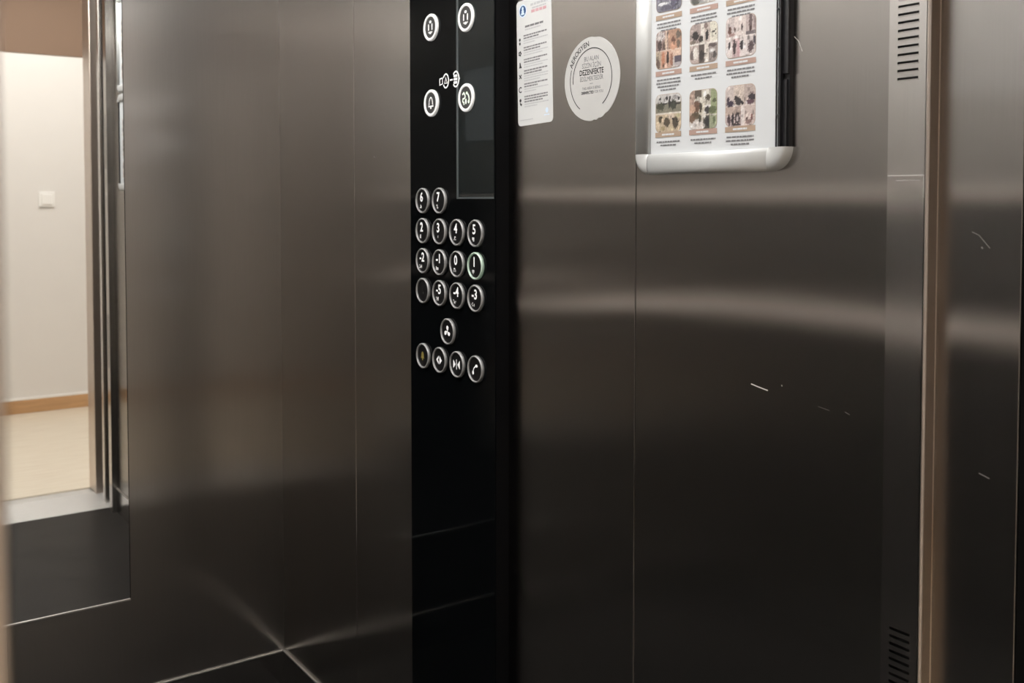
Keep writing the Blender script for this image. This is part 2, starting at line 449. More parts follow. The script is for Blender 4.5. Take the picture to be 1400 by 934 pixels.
# handrails on the left wall, seen only as bright lines in the brushed steel
def rail(z, r, label):
    """round bar along the left wall that turns the corner and ends beside the mirror"""
    t = empty('handrail', (XL, 1.3, z), label=label, cat='handrail', group='handrails on the wall facing the control panel')
    c = 0.055
    bend = [(XL + c + 0.06 - 0.06 * math.cos(a), YA - c - 0.06 + 0.06 * math.sin(a), z) for a in [math.radians(15 * k) for k in range(7)]]
    obj('bar', tube([(XL + c, 0.56, z)] + bend + [(0.14, YA - c, z)], r, 20), 'rail', t, smooth=True)
    for y in (0.62, 1.30, 1.98):
        obj('bracket', tube([(XL, y, z), (XL + c, y, z)], 0.009, 12), 'rail', t, smooth=True)
    for x in (-0.22, 0.09):
        obj('bracket', tube([(x, YA, z), (x, YA - c, z)], 0.009, 12), 'rail', t, smooth=True)
rail(EYE - 0.310, 0.023, 'lower round pale handrail facing the control panel')
rail(EYE + 0.012, 0.013, 'upper thin pale rail facing the control panel')

# satin reflector added above the upper rail to brighten the opposite steel
hm = empty('added_reflector', (XL, 1.3, EYE + 0.03), label='added pale satin reflector sheet above the thin rail facing the control panel', cat='reflector sheet')
obj('sheet', box(XL + 0.0005, XL + 0.005, 0.48, 2.24, EYE + 0.03, 2.16), 'reflector_sheet', hm)

# notice on the left wall, seen in the panel glass
nt_ = empty('wall_notice', (XL + 0.005, 1.15, 1.40), label='white paper notice on the added satin reflector sheet', cat='notice')
obj('sheet', box(XL + 0.005, XL + 0.006, 1.02, 1.23, EYE + 0.24, EYE + 0.53), 'paper', nt_)

# ------------------------------------------------------------------ doorway, sill, lobby
si = empty('trim_1', (0.46, 0.40, 0), label='ribbed aluminium door sill between lift and lobby', cat='door sill', kind='structure')
obj('sill_plate', box(0.0, 0.93, 0.20, 0.53, -0.05, -0.006), 'sill', si)
y = 0.272
while y < 0.525:
    obj('rib', box(0.0, 0.93, y, y + 0.0215, -0.006, 0.0, 0.001, 1), 'sill', si); y += 0.0258

dp = empty('trim_2', (0.93, 0.36, 0), label='dark door post at the end of the control panel wall', cat='door post', kind='structure')
obj('post_plate', box(0.915, 0.96, 0.318, 0.434, 0, 2.10), 'dark_plate', dp)
obj('gap_plate', box(0.93, 0.96, 0.455, WALL_END + 0.01, 0, 2.10), 'gap', dp)
for z in (EYE + 0.482, EYE + 0.406, EYE + 0.332):
    b = lathe([(0.0001, 0), (0.004, 0), (0.003, 0.002), (0.0001, 0.002)], 12)
    bmesh.ops.rotate(b, verts=b.verts, matrix=Matrix.Rotation(-math.pi / 2, 3, 'Y'))
    bmesh.ops.translate(b, verts=b.verts, vec=(0.915, 0.375, z)); obj('sensor_dot', b, 'white_plastic', dp)

df = empty('door_1', (0.45, 0.26, 0), label='steel frame of the open lift doorway', cat='door frame', kind='structure')
obj('jamb', box(-0.12, 0.0272, 0.200, 0.318, 0, 2.10, 0.003), 'jamb', df)
obj('jamb', box(0.884, 1.02, 0.200, 0.318, 0, 2.10, 0.003), 'jamb', df)
obj('lintel', box(-0.12, 1.02, 0.200, 0.318, 2.10, 2.24, 0.003), 'jamb', df)
obj('header_cover', box(0.0, 0.96, 0.318, YF, 2.10, 2.16), 'dark_plate', df)
obj('door_leaf', box(-0.46, 0.012, 0.345, 0.375, 0.004, 2.10, 0.002), 'steel_back', df)
obj('door_leaf', box(-0.47, 0.006, 0.388, 0.418, 0.004, 2.10, 0.002), 'steel_back', df)

LX0, LX1, LY, LH = -1.3, 2.6, -1.52, 2.55
obj('floor_lobby', box(LX0, LX1, LY, 0.20, -0.06, 0.0), 'lobby_floor', label='pale wood lobby floor outside the lift', cat='floor', kind='structure')
obj('wall_lobby_back', box(LX0, LX1, LY - 0.1, LY, 0, LH), 'lobby_wall', label='beige lobby wall opposite the lift door', cat='wall', kind='structure')
obj('wall_lobby_left', box(LX0 - 0.1, LX0, LY, 0.318, 0, LH), 'lobby_wall', label='beige lobby side wall left of the lift door', cat='wall', kind='structure')
obj('wall_lobby_right', box(LX1, LX1 + 0.1, LY, 0.318, 0, LH), 'lobby_wall', label='beige lobby side wall right of the lift door', cat='wall', kind='structure')
lf = empty('wall_lobby_front', (0.5, 0.26, 0), label='beige lobby wall around the lift doorway', cat='wall', kind='structure')
obj('wall_part', box(LX0, -0.12, 0.205, 0.318, 0, LH), 'lobby_wall', lf)
obj('wall_part', box(1.02, LX1, 0.205, 0.318, 0, LH), 'lobby_wall', lf)
obj('wall_part', box(-0.12, 1.02, 0.205, 0.318, 2.24, LH), 'lobby_wall', lf)
obj('ceiling_lobby', box(LX0, LX1, LY, 0.318, LH, LH + 0.05), 'ceiling_white', label='white lobby ceiling', cat='ceiling', kind='structure')
obj('trim_3', box(LX0, LX1, LY, LY + 0.004, EYE + 0.804, LH, 0.002), 'tan_band', label='darker tan band above the beige lobby wall', cat='wall band', kind='structure')  # thin band, darker tan than the wall below
bl = empty('baseboard_lobby', (0.6, LY, 0), label='wooden baseboard along the beige lobby wall', cat='baseboard', kind='structure')
obj('board', box(LX0, LX1, LY, LY + 0.014, 0, 0.072, 0.002), 'lobby_base', bl)
obj('top_bead', box(LX0, LX1, LY, LY + 0.010, 0.072, 0.086, 0.002), 'white_plastic', bl)
sw = empty('light_switch', (1.036, LY, EYE - 0.033), label='white light switch on the beige lobby wall', cat='switch')
obj('plate', box(0.994, 1.078, LY, LY + 0.009, EYE - 0.038, EYE + 0.046, 0.003), 'white_plastic', sw)
obj('rocker', box(1.009, 1.063, LY + 0.009, LY + 0.014, EYE - 0.024, EYE + 0.032, 0.002), 'white_plastic', sw)
ll = empty('ceiling_light', (0.9, -0.75, LH), label='flat square light panel on the lobby ceiling', cat='light')
fb = box(0.25, 1.55, -1.17, -1.12, LH - 0.03, LH); box(0.25, 1.55, -0.22, -0.17, LH - 0.03, LH, bm=fb)
box(0.25, 0.30, -1.12, -0.22, LH - 0.03, LH, bm=fb); box(1.50, 1.55, -1.12, -0.22, LH - 0.03, LH, bm=fb)
obj('frame', fb, 'white_plastic', ll)
obj('diffuser', box(0.30, 1.50, -1.12, -0.22, LH - 0.025, LH - 0.001), 'lobby_diff', ll)

# ------------------------------------------------------------------ vent strip (raised cover with slots)
XS = 0.880
SY0, SY1 = 0.5668, 0.6086
vs = empty('trim_4', (XB, 0.585, 0), label='raised steel cover strip with vent slots near the door', cat='vent strip', kind='structure')
slots = [(EYE + 0.1195 + 0.00788 * k) for k in range(26)] + [(EYE - 0.4314 - 0.00775 * k) for k in range(26)]
slots.sort()
sh, sy0, sy1 = 0.0025, 0.5761, 0.5990
b = bmesh.new()
zc = 0.0; TH = 0.0014
def plate(z0, z1, y0, y1): box(XS, XS + TH, y0, y1, z0, z1, bm=b)
plate(0, HC, SY0, sy0); plate(0, HC, sy1, SY1)
for z in slots:
    plate(zc, z - sh / 2, sy0, sy1); zc = z + sh / 2
    box(XS - 0.0006, XS + 0.0002, sy0, sy1, z - sh / 2 - 0.0009, z - sh / 2, bm=b)      # added lip, catches light as a bright line below the slot
plate(zc, HC, sy0, sy1)
obj('front_plate', b, 'steel_strip', vs)
b = box(XS + 0.0002, XB, SY1 - TH, SY1, 0, HC); obj('inner_side', b, 'steel_strip', vs)
# door-side flank: rounded leading edge, slight fold near the wall
prof = [(XS, SY0 + 0.001)]
for k in range(7):
    t = math.radians(90 * k / 6); prof.append((XS + 0.0025 - 0.0025 * math.cos(t), SY0 - 0.0025 * math.sin(t)))
prof += [(XS + 0.0025, SY0 + 0.001)]
obj('edge_bead', prism(prof, 0, HC), 'edge_steel', vs)
obj('door_side', prism([(XS + 0.0025, SY0 - 0.0024), (XB - 0.0045, SY0 - 0.0030), (XB - 0.0045, SY0 + 0.001), (XS + 0.0025, SY0 + 0.001)], 0, HC), 'steel_shaded', vs)
obj('foot_fold', prism([(XB - 0.0045, SY0 - 0.0030), (XB - 0.0038, SY0 - 0.0038), (XB, SY0 - 0.0040), (XB, SY0 + 0.001), (XB - 0.0045, SY0 + 0.001)], 0, HC), 'steel_shaded', vs)
obj('cavity', box(XS + 0.009, XS + 0.011, SY0 + 0.0012, SY1 - TH, 0.02, HC - 0.02), 'gap', vs)
# tape remnant across the strip
tp = EYE + 0.0245
b = box(XS - 0.0003, XS, SY0 + 0.001, SY1 - 0.0005, tp - 0.0007, tp + 0.0003)
box(XS - 0.0003, XS, SY0 + 0.006, SY1 - 0.010, tp - 0.0052, tp - 0.0047, bm=b)
box(XS - 0.0003, XS, SY0 + 0.0012, SY0 + 0.0018, tp - 0.022, tp, bm=b)
obj('tape_mark', b, 'tape', vs)

# ------------------------------------------------------------------ control panel
XP = 0.874
PY0, PY1 = 1.3054, 1.5795
PCX = (PY0 + PY1) / 2
cp = on_wall('control_panel', XB, PCX, 0.0, 'tall black glass control panel with round floor buttons', 'control panel')
PD = XB - XP                        # how far it stands proud
L = lambda y: PCX - y               # cabin y -> local x
hw = (PY1 - PY0) / 2
obj('body', box(-hw, hw, 0.10, HC - 0.005, 0, PD - 0.002), 'black_satin', cp)
obj('glass_face', box(-hw, hw, 0.10, HC - 0.005, PD - 0.002, PD, 0.0006, 1), 'black_glass', cp)
dx0, dx1, dz0, dz1 = L(1.4190), L(1.3075), EYE + 0.0022, EYE + 0.42
ds = obj('display_window', box(dx0, dx1, dz0, dz1, PD, PD + 0.0008, 0.0003, 1), 'display_glass', cp)
bw = 0.0058
b = box(dx0, dx0 + bw, dz0, dz1, PD + 0.0008, PD + 0.0012); box(dx0 + bw, dx1, dz0, dz0 + 0.0030, PD + 0.0008, PD + 0.0012, bm=b)
obj('border', b, 'display_border', ds)

# button prototype meshes: a raised collar round a sunken cap
def collar(r_out, r_in, h): return lathe([(r_in, 0), (r_out, 0), (r_out, h - 0.0012), (r_out - 0.0010, h), (r_in + 0.0006, h), (r_in, h - 0.0006)], 48)
ZB = PD
ring_me = cap_me = iring_me = icap_me = None
def pic_obj(name, bm, m, parent): return obj(name, bm, m, parent)

def add_button(x, y, label, legend=None, mat_leg='legend', ring='btn_ring', deco=None, braille=True, big=False, seed=0):
    global ring_me, cap_me, iring_me, icap_me
    if big:
        if iring_me is None:
            iring_me = finish_mesh('indicator_ring', collar(0.0232, 0.0182, 0.0045), True); iring_me.materials.append(M['ind_ring'])
            icap_me = finish_mesh('indicator_cap', lathe([(0.00005, 0), (0.0184, 0), (0.0184, 0.0030), (0.00005, 0.0030)], 40)); icap_me.materials.append(M['ind_cap'])
        r_me, c_me, zt = iring_me, icap_me, 0.0034
    else:
        if ring_me is None:
            ring_me = finish_mesh('button_ring', collar(0.0222, 0.0196, 0.0052), True); ring_me.materials.append(M['btn_ring'])
            cap_me = finish_mesh('button_cap', lathe([(0.00005, 0), (0.0192, 0), (0.0192, 0.0026), (0.00005, 0.0034)], 40)); cap_me.materials.append(M['btn_cap'])
        r_me, c_me, zt = ring_me, cap_me, 0.0040
    cap = obj('button' if not big else 'indicator', c_me, None, cp); cap.location = (x, y, ZB)
    cap['label'] = label
    me = r_me
    if ring != 'btn_ring' and not big:
        me = r_me.copy(); me.materials.clear(); me.materials.append(M[ring])
    obj('ring', me, None, cap)
    if legend:
        obj('numeral', text_bm(legend, 0.0222, -0.0022 if len(legend) < 2 else -0.0012, 0.0056, zt, bold=0.0005, sx=0.92), mat_leg, cap)
    if deco:
        obj('pictogram', deco(zt), mat_leg, cap)
    if braille:
        rnd = random.Random(seed); b = bmesh.new()
        x0 = -0.0088 if len(legend) > 1 else -0.0070
        for cx in range(3 if len(legend) < 2 else 4):
            for ry in range(3):
                if rnd.random() < 0.6: prism(ell(x0 + cx * 0.0022, -0.0078 - ry * 0.0022, 0.00100, 0.00100, 8), zt, zt, b, flat=True)
        if len(b.verts): obj('braille_dots', b, 'legend', cap)
        else: b.free()
    return cap

GY = [1.5300 - 0.0571 * j for j in range(4)]
GZ = [EYE - 0.0008 - 0.0528 * i for i in range(4)]
grid = [['6', '7'], ['2', '3', '4', '5'], ['-2', '-1', '0', '1'], ['', '-5', '-4', '-3']]
for i, row in enumerate(grid):
    for j, s_ in enumerate(row):
        if s_ == '':
            worn = lambda z: prism([(0.001, -0.004), (0.004, -0.006), (0.005, -0.003), (0.002, -0.001)], z, z, None, flat=True)
            add_button(L(GY[j]), GZ[i], 'round black button without a number', None, 'legend_off', deco=worn, braille=False)
        else:
            add_button(L(GY[j]), GZ[i], 'round floor button marked ' + s_ + (' with a green glow' if s_ == '1' else ''), s_, ring='btn_lit' if s_ == '1' else 'btn_ring', seed=i * 4 + j)

def d_bell(k=1.0, hollow=False):
    def f(z):
        P = [(-0.0085, -0.0055), (-0.0060, -0.0020), (-0.0052, 0.0040), (-0.0025, 0.0085), (0, 0.0098), (0.0025, 0.0085), (0.0052, 0.0040), (0.0060, -0.0020), (0.0085, -0.0055)]
        P = [(x * k, y * k) for x, y in P]
        b = stroke(P, 0.0022 * k, z, closed=True) if hollow else prism(P[::-1], z, z, None, flat=True)
        prism(ell(0, -0.0082 * k, 0.0022 * k, 0.0020 * k, 12), z, z, b, flat=True)
        return b
    return f
def d_open(z):
    b = prism([(-0.0095, 0), (-0.0012, -0.0075), (-0.0012, -0.0035), (-0.0045, 0), (-0.0012, 0.0035), (-0.0012, 0.0075)], z, z, None, flat=True)
    return prism([(0.0095, 0), (0.0012, 0.0075), (0.0012, -0.0075)], z, z, b, flat=True)
def d_close(z):
    b = prism([(-0.0105, -0.0075), (-0.0028, 0), (-0.0105, 0.0075)], z, z, None, flat=True)
    prism([(0.0105, -0.0075), (0.0105, 0.0075), (0.0028, 0)], z, z, b, flat=True)
    return prism([(-0.0007, -0.0085), (0.0007, -0.0085), (0.0007, 0.0085), (-0.0007, 0.0085)], z, z, b, flat=True)
def d_handset(z):
    b = stroke(arc(0.006, -0.006, 0.0115, 175, 100, 10), 0.0020, z)
    prism(ell(-0.0058, -0.0060, 0.0026, 0.0034, 12), z, z, b, flat=True)
    return prism(ell(0.0045, 0.0058, 0.0036, 0.0026, 12), z, z, b, flat=True)
def d_fan(z):
    b = bmesh.new()
    for a in range(3):
        t = math.radians(90 + 120 * a); c_, s_ = math.cos(t), math.sin(t)
        blade = [(0.0012, -0.0008), (0.0035, -0.0034), (0.0078, -0.0040), (0.0102, -0.0012), (0.0094, 0.0022), (0.0060, 0.0030), (0.0030, 0.0016)]
        prism([(x * c_ - y * s_, x * s_ + y * c_) for x, y in blade], z, z, b, flat=True)
    prism(ell(0, 0, 0.0016, 0.0016, 12), z + 0.0001, z, b, flat=True)
    return b
def d_dashbox(z):
    b = bmesh.new()
    for cx, cy, rx, ry in ((-0.0058, 0.0005, 0.0017, 0.0056), (0.0058, 0.0005, 0.0017, 0.0056), (0, 0.0092, 0.0036, 0.0022), (0, -0.0092, 0.0036, 0.0022)):
        prism(rrect(cx - rx, cx + rx, cy - ry, cy + ry, min(rx, ry) * 0.9, 4), z, z, b, flat=True)
    for sx, sy in ((-0.0054, -0.0083), (0.0056, -0.0083)):
        prism(ell(sx, sy, 0.0014, 0.0014, 10), z, z, b, flat=True)
    return b
def d_call(z):
    # face with an ear, and a handset
    b = stroke([(-0.0105, 0.0055), (-0.0060, 0.0085), (-0.0030, 0.0050), (-0.0018, 0.0010), (-0.0050, -0.0010), (-0.0090, -0.0015), (-0.0095, -0.0060), (-0.0060, -0.0075), (-0.0055, -0.0115)], 0.0030, z)
    prism(ell(0.0002, -0.0060, 0.0026, 0.0046, 14), z, z, b, flat=True)
    stroke(arc(-0.0010, -0.0030, 0.0110, 78, -25, 12), 0.0030, z, b)
    prism(ell(0.0030, 0.0075, 0.0030, 0.0024, 12), z, z, b, flat=True)
    return prism(ell(0.0088, -0.0070, 0.0026, 0.0030, 12), z, z, b, flat=True)

KZ = EYE - 0.2225
add_button(L(1.4455), KZ, 'round black button with a white fan symbol', deco=d_fan, braille=False)
BZ = EYE - 0.2746
for j, (d, m_, lb) in enumerate(((d_bell(0.80), 'legend_yellow', 'round alarm button with a yellow bell'), (d_open, 'legend', 'round door open button'),
                                 (d_close, 'legend', 'round door close button'), (d_handset, 'legend', 'round button with a telephone handset'))):
    add_button(L(GY[j]), BZ, lb, deco=d, mat_leg=m_, braille=False)
add_button(L(1.5006), EYE + 0.2972, 'white ringed intercom light over the bell light', deco=d_dashbox, braille=False, big=True)
add_button(L(1.3866), EYE + 0.2972, 'white ringed intercom light over the call light', deco=d_dashbox, braille=False, big=True)
add_button(L(1.4996), EYE + 0.1674, 'white ringed light with a bell outline', deco=d_bell(1.0, True), braille=False, big=True)
add_button(L(1.3862), EYE + 0.1672, 'white ringed light with a face and handset', deco=d_call, mat_leg='legend_green', braille=False, big=True)
# hearing pictogram between the lights
z = PD + 0.0014
hx, hz = L(1.4400), EYE + 0.2010
b = stroke(arc(hx - 0.0125, hz, 0.0088, -150, 150, 20, 0.0115), 0.0026, z)
stroke([(hx - 0.0325, hz - 0.0055), (hx - 0.0325, hz + 0.0050), (hx - 0.0235, hz + 0.0060), (hx - 0.0235, hz - 0.0040)], 0.0026, z, b, closed=True)
stroke([(hx - 0.0165, hz - 0.0040), (hx - 0.0125, hz + 0.0060), (hx - 0.0085, hz - 0.0040)], 0.0024, z, b, closed=True)
stroke([(hx + 0.0005, hz), (hx + 0.0095, hz)], 0.0024, z, b)
stroke(arc(hx + 0.0195, hz, 0.0098, -140, 140, 20, 0.0125), 0.0028, z, b)
for k in range(3):
    prism(rrect(hx + 0.0125, hx + 0.0240, hz - 0.0075 + k * 0.0055, hz - 0.0035 + k * 0.0055, 0.0012, 3), z, z, b, flat=True)
prism([(hx + 0.0292, hz - 0.0040), (hx + 0.0325, hz), (hx + 0.0292, hz + 0.0040)], z, z, b, flat=True)
obj('hearing_pictogram', b, 'legend', cp)

# ------------------------------------------------------------------ instruction sticker
st = on_wall('instruction_sticker', XB, 1.2362, EYE + 0.2125, 'white rectangular instruction sticker with blue emblem beside the control panel', 'sticker', tilt=math.radians(1.6))
W, H = 0.0895, 0.193
obj('film', prism(rrect(-W / 2, W / 2, -H / 2, H / 2, 0.007), 0, 0.0006), 'sticker', st)
zt = 0.0008
nx = lambda t: -W / 2 + t * W
ny = lambda t: H / 2 - t * H
em = obj('emblem', prism(ell(nx(0.19), ny(0.085), 0.0082, 0.0082, 28), zt, zt, flat=True), 'ink_blue', st)
obj('emblem_halo', prism(ell(nx(0.19), ny(0.085), 0.0100, 0.0100, 28), zt - 0.0001, zt - 0.0001, flat=True), 'ink_halo', st)
b = prism(ell(nx(0.19), ny(0.085) + 0.0036, 0.0025, 0.0028, 14), zt + 0.0001, 0, flat=True)
prism(ell(nx(0.19), ny(0.085) - 0.0008, 0.0034, 0.0024, 14), zt + 0.00012, 0, b, flat=True)
prism(rrect(nx(0.19) - 0.0045, nx(0.19) + 0.0045, ny(0.085) - 0.0060, ny(0.085) - 0.0028, 0.0012, 3), zt + 0.00014, 0, b, flat=True)
obj('emblem_figure', b, 'ink_halo', em)
rnd = random.Random(4)
b = bmesh.new(); rows_of_words(b, nx(0.42), ny(0.055), 0.044, 0.0036, zt, rnd); rows_of_words(b, nx(0.46), ny(0.083), 0.036, 0.0022, zt, rnd); obj('heading_print', b, 'ink_faint', st, kind='stuff')
b = bmesh.new(); rows_of_words(b, nx(0.44), ny(0.108), 0.040, 0.0044, zt, rnd); obj('phone_print', b, 'ink_pink', st, kind='stuff')
b = bmesh.new(); rows_of_words(b, nx(0.25), ny(0.215), 0.047, 0.0030, zt, rnd)
bf = bmesh.new(); rows_of_words(bf, nx(0.25), ny(0.240), 0.040, 0.0018, zt, rnd)
bi = bmesh.new()
for g, (y0, nb, nl) in enumerate(((0.285, 2, 2), (0.380, 2, 2), (0.475, 2, 2), (0.565, 2, 3), (0.670, 2, 2), (0.770, 3, 2))):
    y = y0
    for k in range(nb):
        rows_of_words(b, nx(0.20), ny(y), 0.060 * (1.0 if k < nb - 1 else rnd.uniform(0.55, 0.9)), 0.0021, zt, rnd); y += 0.0205
    for k in range(nl):
        rows_of_words(bf, nx(0.20), ny(y), 0.062 * (1.0 if k < nl - 1 else rnd.uniform(0.4, 0.8)), 0.0016, zt, rnd); y += 0.0190
    yc = y0 + 0.040
    if g == 0:
        prism(ell(nx(0.09), ny(yc) + 0.0030, 0.0022, 0.0026, 12), zt, 0, bi, flat=True); prism(ell(nx(0.09), ny(yc) - 0.0030, 0.0022, 0.0024, 12), zt, 0, bi, flat=True)
    elif g == 1:
        for a in range(5): prism(ell(nx(0.09) + 0.0026 * math.cos(a * 1.256), ny(yc) + 0.0026 * math.sin(a * 1.256), 0.0017, 0.0017, 8), zt + a * 1e-6, 0, bi, flat=True)
    elif g == 2:
        prism([(nx(0.05), ny(yc) - 0.004), (nx(0.14), ny(yc) - 0.004), (nx(0.11), ny(yc)), (nx(0.10), ny(yc) + 0.0045), (nx(0.07), ny(yc) + 0.0045), (nx(0.07), ny(yc) - 0.001)], zt, 0, bi, flat=True)
    elif g == 3:
        for a in range(4): stroke([(nx(0.09), ny(yc)), (nx(0.09) + 0.0042 * math.cos(a * 1.57 + 0.8), ny(yc) + 0.0042 * math.sin(a * 1.57 + 0.8))], 0.0020, zt + a * 1e-6, bi)
    elif g == 4:
        stroke(arc(nx(0.09), ny(yc), 0.0038, 40, 320, 14), 0.0018, zt, bi)
    else:
        prism(ell(nx(0.08), ny(yc) + 0.0028, 0.0028, 0.0028, 10), zt, 0, bi, flat=True); prism([(nx(0.06), ny(yc)), (nx(0.13), ny(yc) - 0.003), (nx(0.11), ny(yc) - 0.006), (nx(0.07), ny(yc) - 0.004)], zt, 0, bi, flat=True)
rows_of_words(bf, nx(0.06), ny(0.955), 0.034, 0.0012, zt, rnd)
obj('bold_print', b, 'ink_soft', st, kind='stuff'); obj('fine_print', bf, 'ink_faint', st, kind='stuff'); obj('icons', bi, 'ink', st, kind='stuff')
b = prism(ell(nx(0.84), ny(0.905), 0.0035, 0.0042, 14), zt, 0, flat=True); rows_of_words(b, nx(0.76), ny(0.940), 0.014, 0.0014, zt, rnd)
obj('pale_mark', b, 'ink_halo', st, kind='stuff')

# ------------------------------------------------------------------ round sticker
rs = on_wall('round_sticker', XB, 1.0990, EYE + 0.1712, 'round off-white disinfection sticker with a black ring', 'sticker')
R = 0.0592
pts = []
for k in range(72):
    t = 2 * math.pi * k / 72
    r = R
    if k in (17, 16): r = R * 0.985
    if k in (55, 57): r = R * 0.975
    if k == 60: r = R * 0.982
    pts.append((r * math.cos(t) * 1.035, r * math.sin(t)))
obj('film', prism(pts, 0, 0.0006), 'sticker_warm', rs)
b = stroke(arc(0.0015, 0.0000, 0.0430, -58, 186, 48), 0.0013, zt)
stroke(arc(0.0000, 0.0000, 0.0480, 160, 238, 24), 0.0013, zt, b)
obj('ring_print', b, 'ink', rs)
word = 'AEROGYEN'
b = bmesh.new()
wd = [1.0, 0.85, 0.95, 1.12, 1.08, 0.95, 0.85, 1.08]; tot = sum(wd); a = 157.0; span = 61.0
for ch, wk in zip(word, wd):
    am = a - span * wk / tot / 2; a -= span * wk / tot
    t = math.radians(am)
    text_bm(ch, 0.0105, 0.0500 * math.cos(t), 0.0500 * math.sin(t), zt, rot=t - math.pi / 2, bold=0.00012, bm=b)
obj('lettering', b, 'ink', rs)
b = text_bm('BU ALAN', 0.0092, 0.000, 0.0285, zt, sx=0.86); text_bm('SİZİN İÇİN', 0.0092, 0.000, 0.0190, zt, sx=0.86, bm=b)
text_bm('EDİLMEKTEDİR', 0.0092, 0.000, 0.0005, zt, sx=0.80, bm=b)
stroke([(-0.0035, -0.0065), (0.0035, -0.0065)], 0.0006, zt, b)
obj('lettering', b, 'ink_soft', rs)
b = text_bm('DEZENFEKTE', 0.0108, 0.000, 0.0097, zt, sx=0.84, bold=0.00022); obj('lettering', b, 'ink', rs)
b = text_bm('THIS AREA IS BEING', 0.0054, 0.000, -0.0128, zt, sx=0.85); obj('lettering', b, 'ink_soft', rs)
b = text_bm('DISINFECTED', 0.0054, -0.0085, -0.0190, zt, sx=0.85, bold=0.0001); obj('lettering', b, 'ink', rs)
b = text_bm('FOR YOU', 0.0054, 0.0165, -0.0190, zt, sx=0.85); obj('lettering', b, 'ink_soft', rs)

# ------------------------------------------------------------------ poster frames
FY1, FY0 = 0.9945, 0.7430           # outer edges along the wall
FCX = (FY0 + FY1) / 2
def profile_bar(x0, x1, y0, y1, horizontal):
    """half-round snap frame bar; local xy box, bulging in z"""
    b = bmesh.new(); n = 10; sec = []
    for k in range(n + 1):
        t = math.pi * k / n; sec.append((-math.cos(t), 0.004 + 0.0105 * max(0.0, math.sin(t)) ** 0.35))
    sec = [(-1, 0)] + sec + [(1, 0)]
    A = []; B = []
    for s_, h in sec:
        if horizontal:
            yy = (y0 + y1) / 2 + s_ * (y1 - y0) / 2; A.append(b.verts.new((x0, yy, h))); B.append(b.verts.new((x1, yy, h)))
        else:
            xx = (x0 + x1) / 2 + s_ * (x1 - x0) / 2; A.append(b.verts.new((xx, y0, h))); B.append(b.verts.new((xx, y1, h)))
    m = len(sec)
    for i in range(m - 1): b.faces.new((A[i], A[i + 1], B[i + 1], B[i]))
    b.faces.new(A); b.faces.new(B[::-1])
    return b
def corner_cap(cx, cy, r, a0):
    """quarter of a dome: rounded plastic corner"""
    b = bmesh.new(); n, m = 8, 10; rows = []
    for i in range(n + 1):
        ph = math.pi * i / n
        s_, h = -math.cos(ph), 0.004 + 0.0110 * max(0.0, math.sin(ph)) ** 0.35
        rad = r * (s_ + 1) / 2
        rows.append([b.verts.new((cx + rad * math.cos(math.radians(a0 + 90 * k / m)), cy + rad * math.sin(math.radians(a0 + 90 * k / m)), h)) for k in range(m + 1)])
    rows.append([b.verts.new((cx + r * math.cos(math.radians(a0 + 90 * k / m)), cy + r * math.sin(math.radians(a0 + 90 * k / m)), 0)) for k in range(m + 1)])
    for A, B in zip(rows, rows[1:]):
        for k in range(m): b.faces.new((A[k], A[k + 1], B[k + 1], B[k]))
    bmesh.ops.remove_doubles(b, verts=b.verts, dist=1e-6)
    return b

def poster_frame(zb, label, open_side):
    fr = on_wall('framed_poster', XB, FCX, zb, label, 'poster')
    hw_, ht, bw_ = (FY1 - FY0) / 2, 0.3445, 0.0265
    back = prism(rrect(-hw_ + 0.002, hw_ - 0.001, 0.002, ht - 0.002, 0.026, 8), 0, 0.006)
    obj('backing', back, 'black_plastic', fr)
    rc = bw_
    obj('bar', profile_bar(-hw_ + rc, hw_ - rc, 0, bw_, True), 'alu', fr, smooth=True)
    obj('bar', profile_bar(-hw_ + rc, hw_ - rc, ht - bw_, ht, True), 'alu', fr, smooth=True)
    obj('bar', profile_bar(-hw_, -hw_ + bw_, rc, ht - rc, False), 'alu', fr, smooth=True)
    if not open_side:
        obj('bar', profile_bar(hw_ - bw_, hw_, rc, ht - rc, False), 'alu', fr, smooth=True)
    else:
        # opened side: bare black base with its spring channel and ribs
        xr = hw_ - 0.0165
        b = box(xr - 0.001, xr + 0.0005, rc, ht - rc, 0.006, 0.010); box(xr + 0.0060, xr + 0.0075, rc, ht - rc, 0.006, 0.0125, bm=b)
        box(xr + 0.0075, xr + 0.0135, rc, rc + 0.075, 0.005, 0.0085, bm=b); box(xr + 0.0075, xr + 0.0150, rc + 0.082, ht - rc, 0.005, 0.0085, bm=b)
        obj('spring_channel', b, 'black_plastic', fr)
        for yk in (0.062, 0.137, 0.181, 0.235, 0.290):
            obj('rib', box(xr + 0.0005, xr + 0.0060, yk, yk + 0.0014, 0.006, 0.0105), 'display_border', fr)
    for cx, cy, a0 in ((-hw_ + rc, rc, 180), (hw_ - rc, rc, 270), (hw_ - rc, ht - rc, 0), (-hw_ + rc, ht - rc, 90)):
        obj('corner_cap', corner_cap(cx, cy, rc, a0), 'alu', fr, smooth=True)
    return fr
ZF = EYE + 0.0335
FRA = poster_frame(ZF, 'poster of picture collages in an aluminium frame missing one side bar', True)
FRB = poster_frame(ZF + 0.351, 'framed poster with all four side bars, above the broken frame', False)

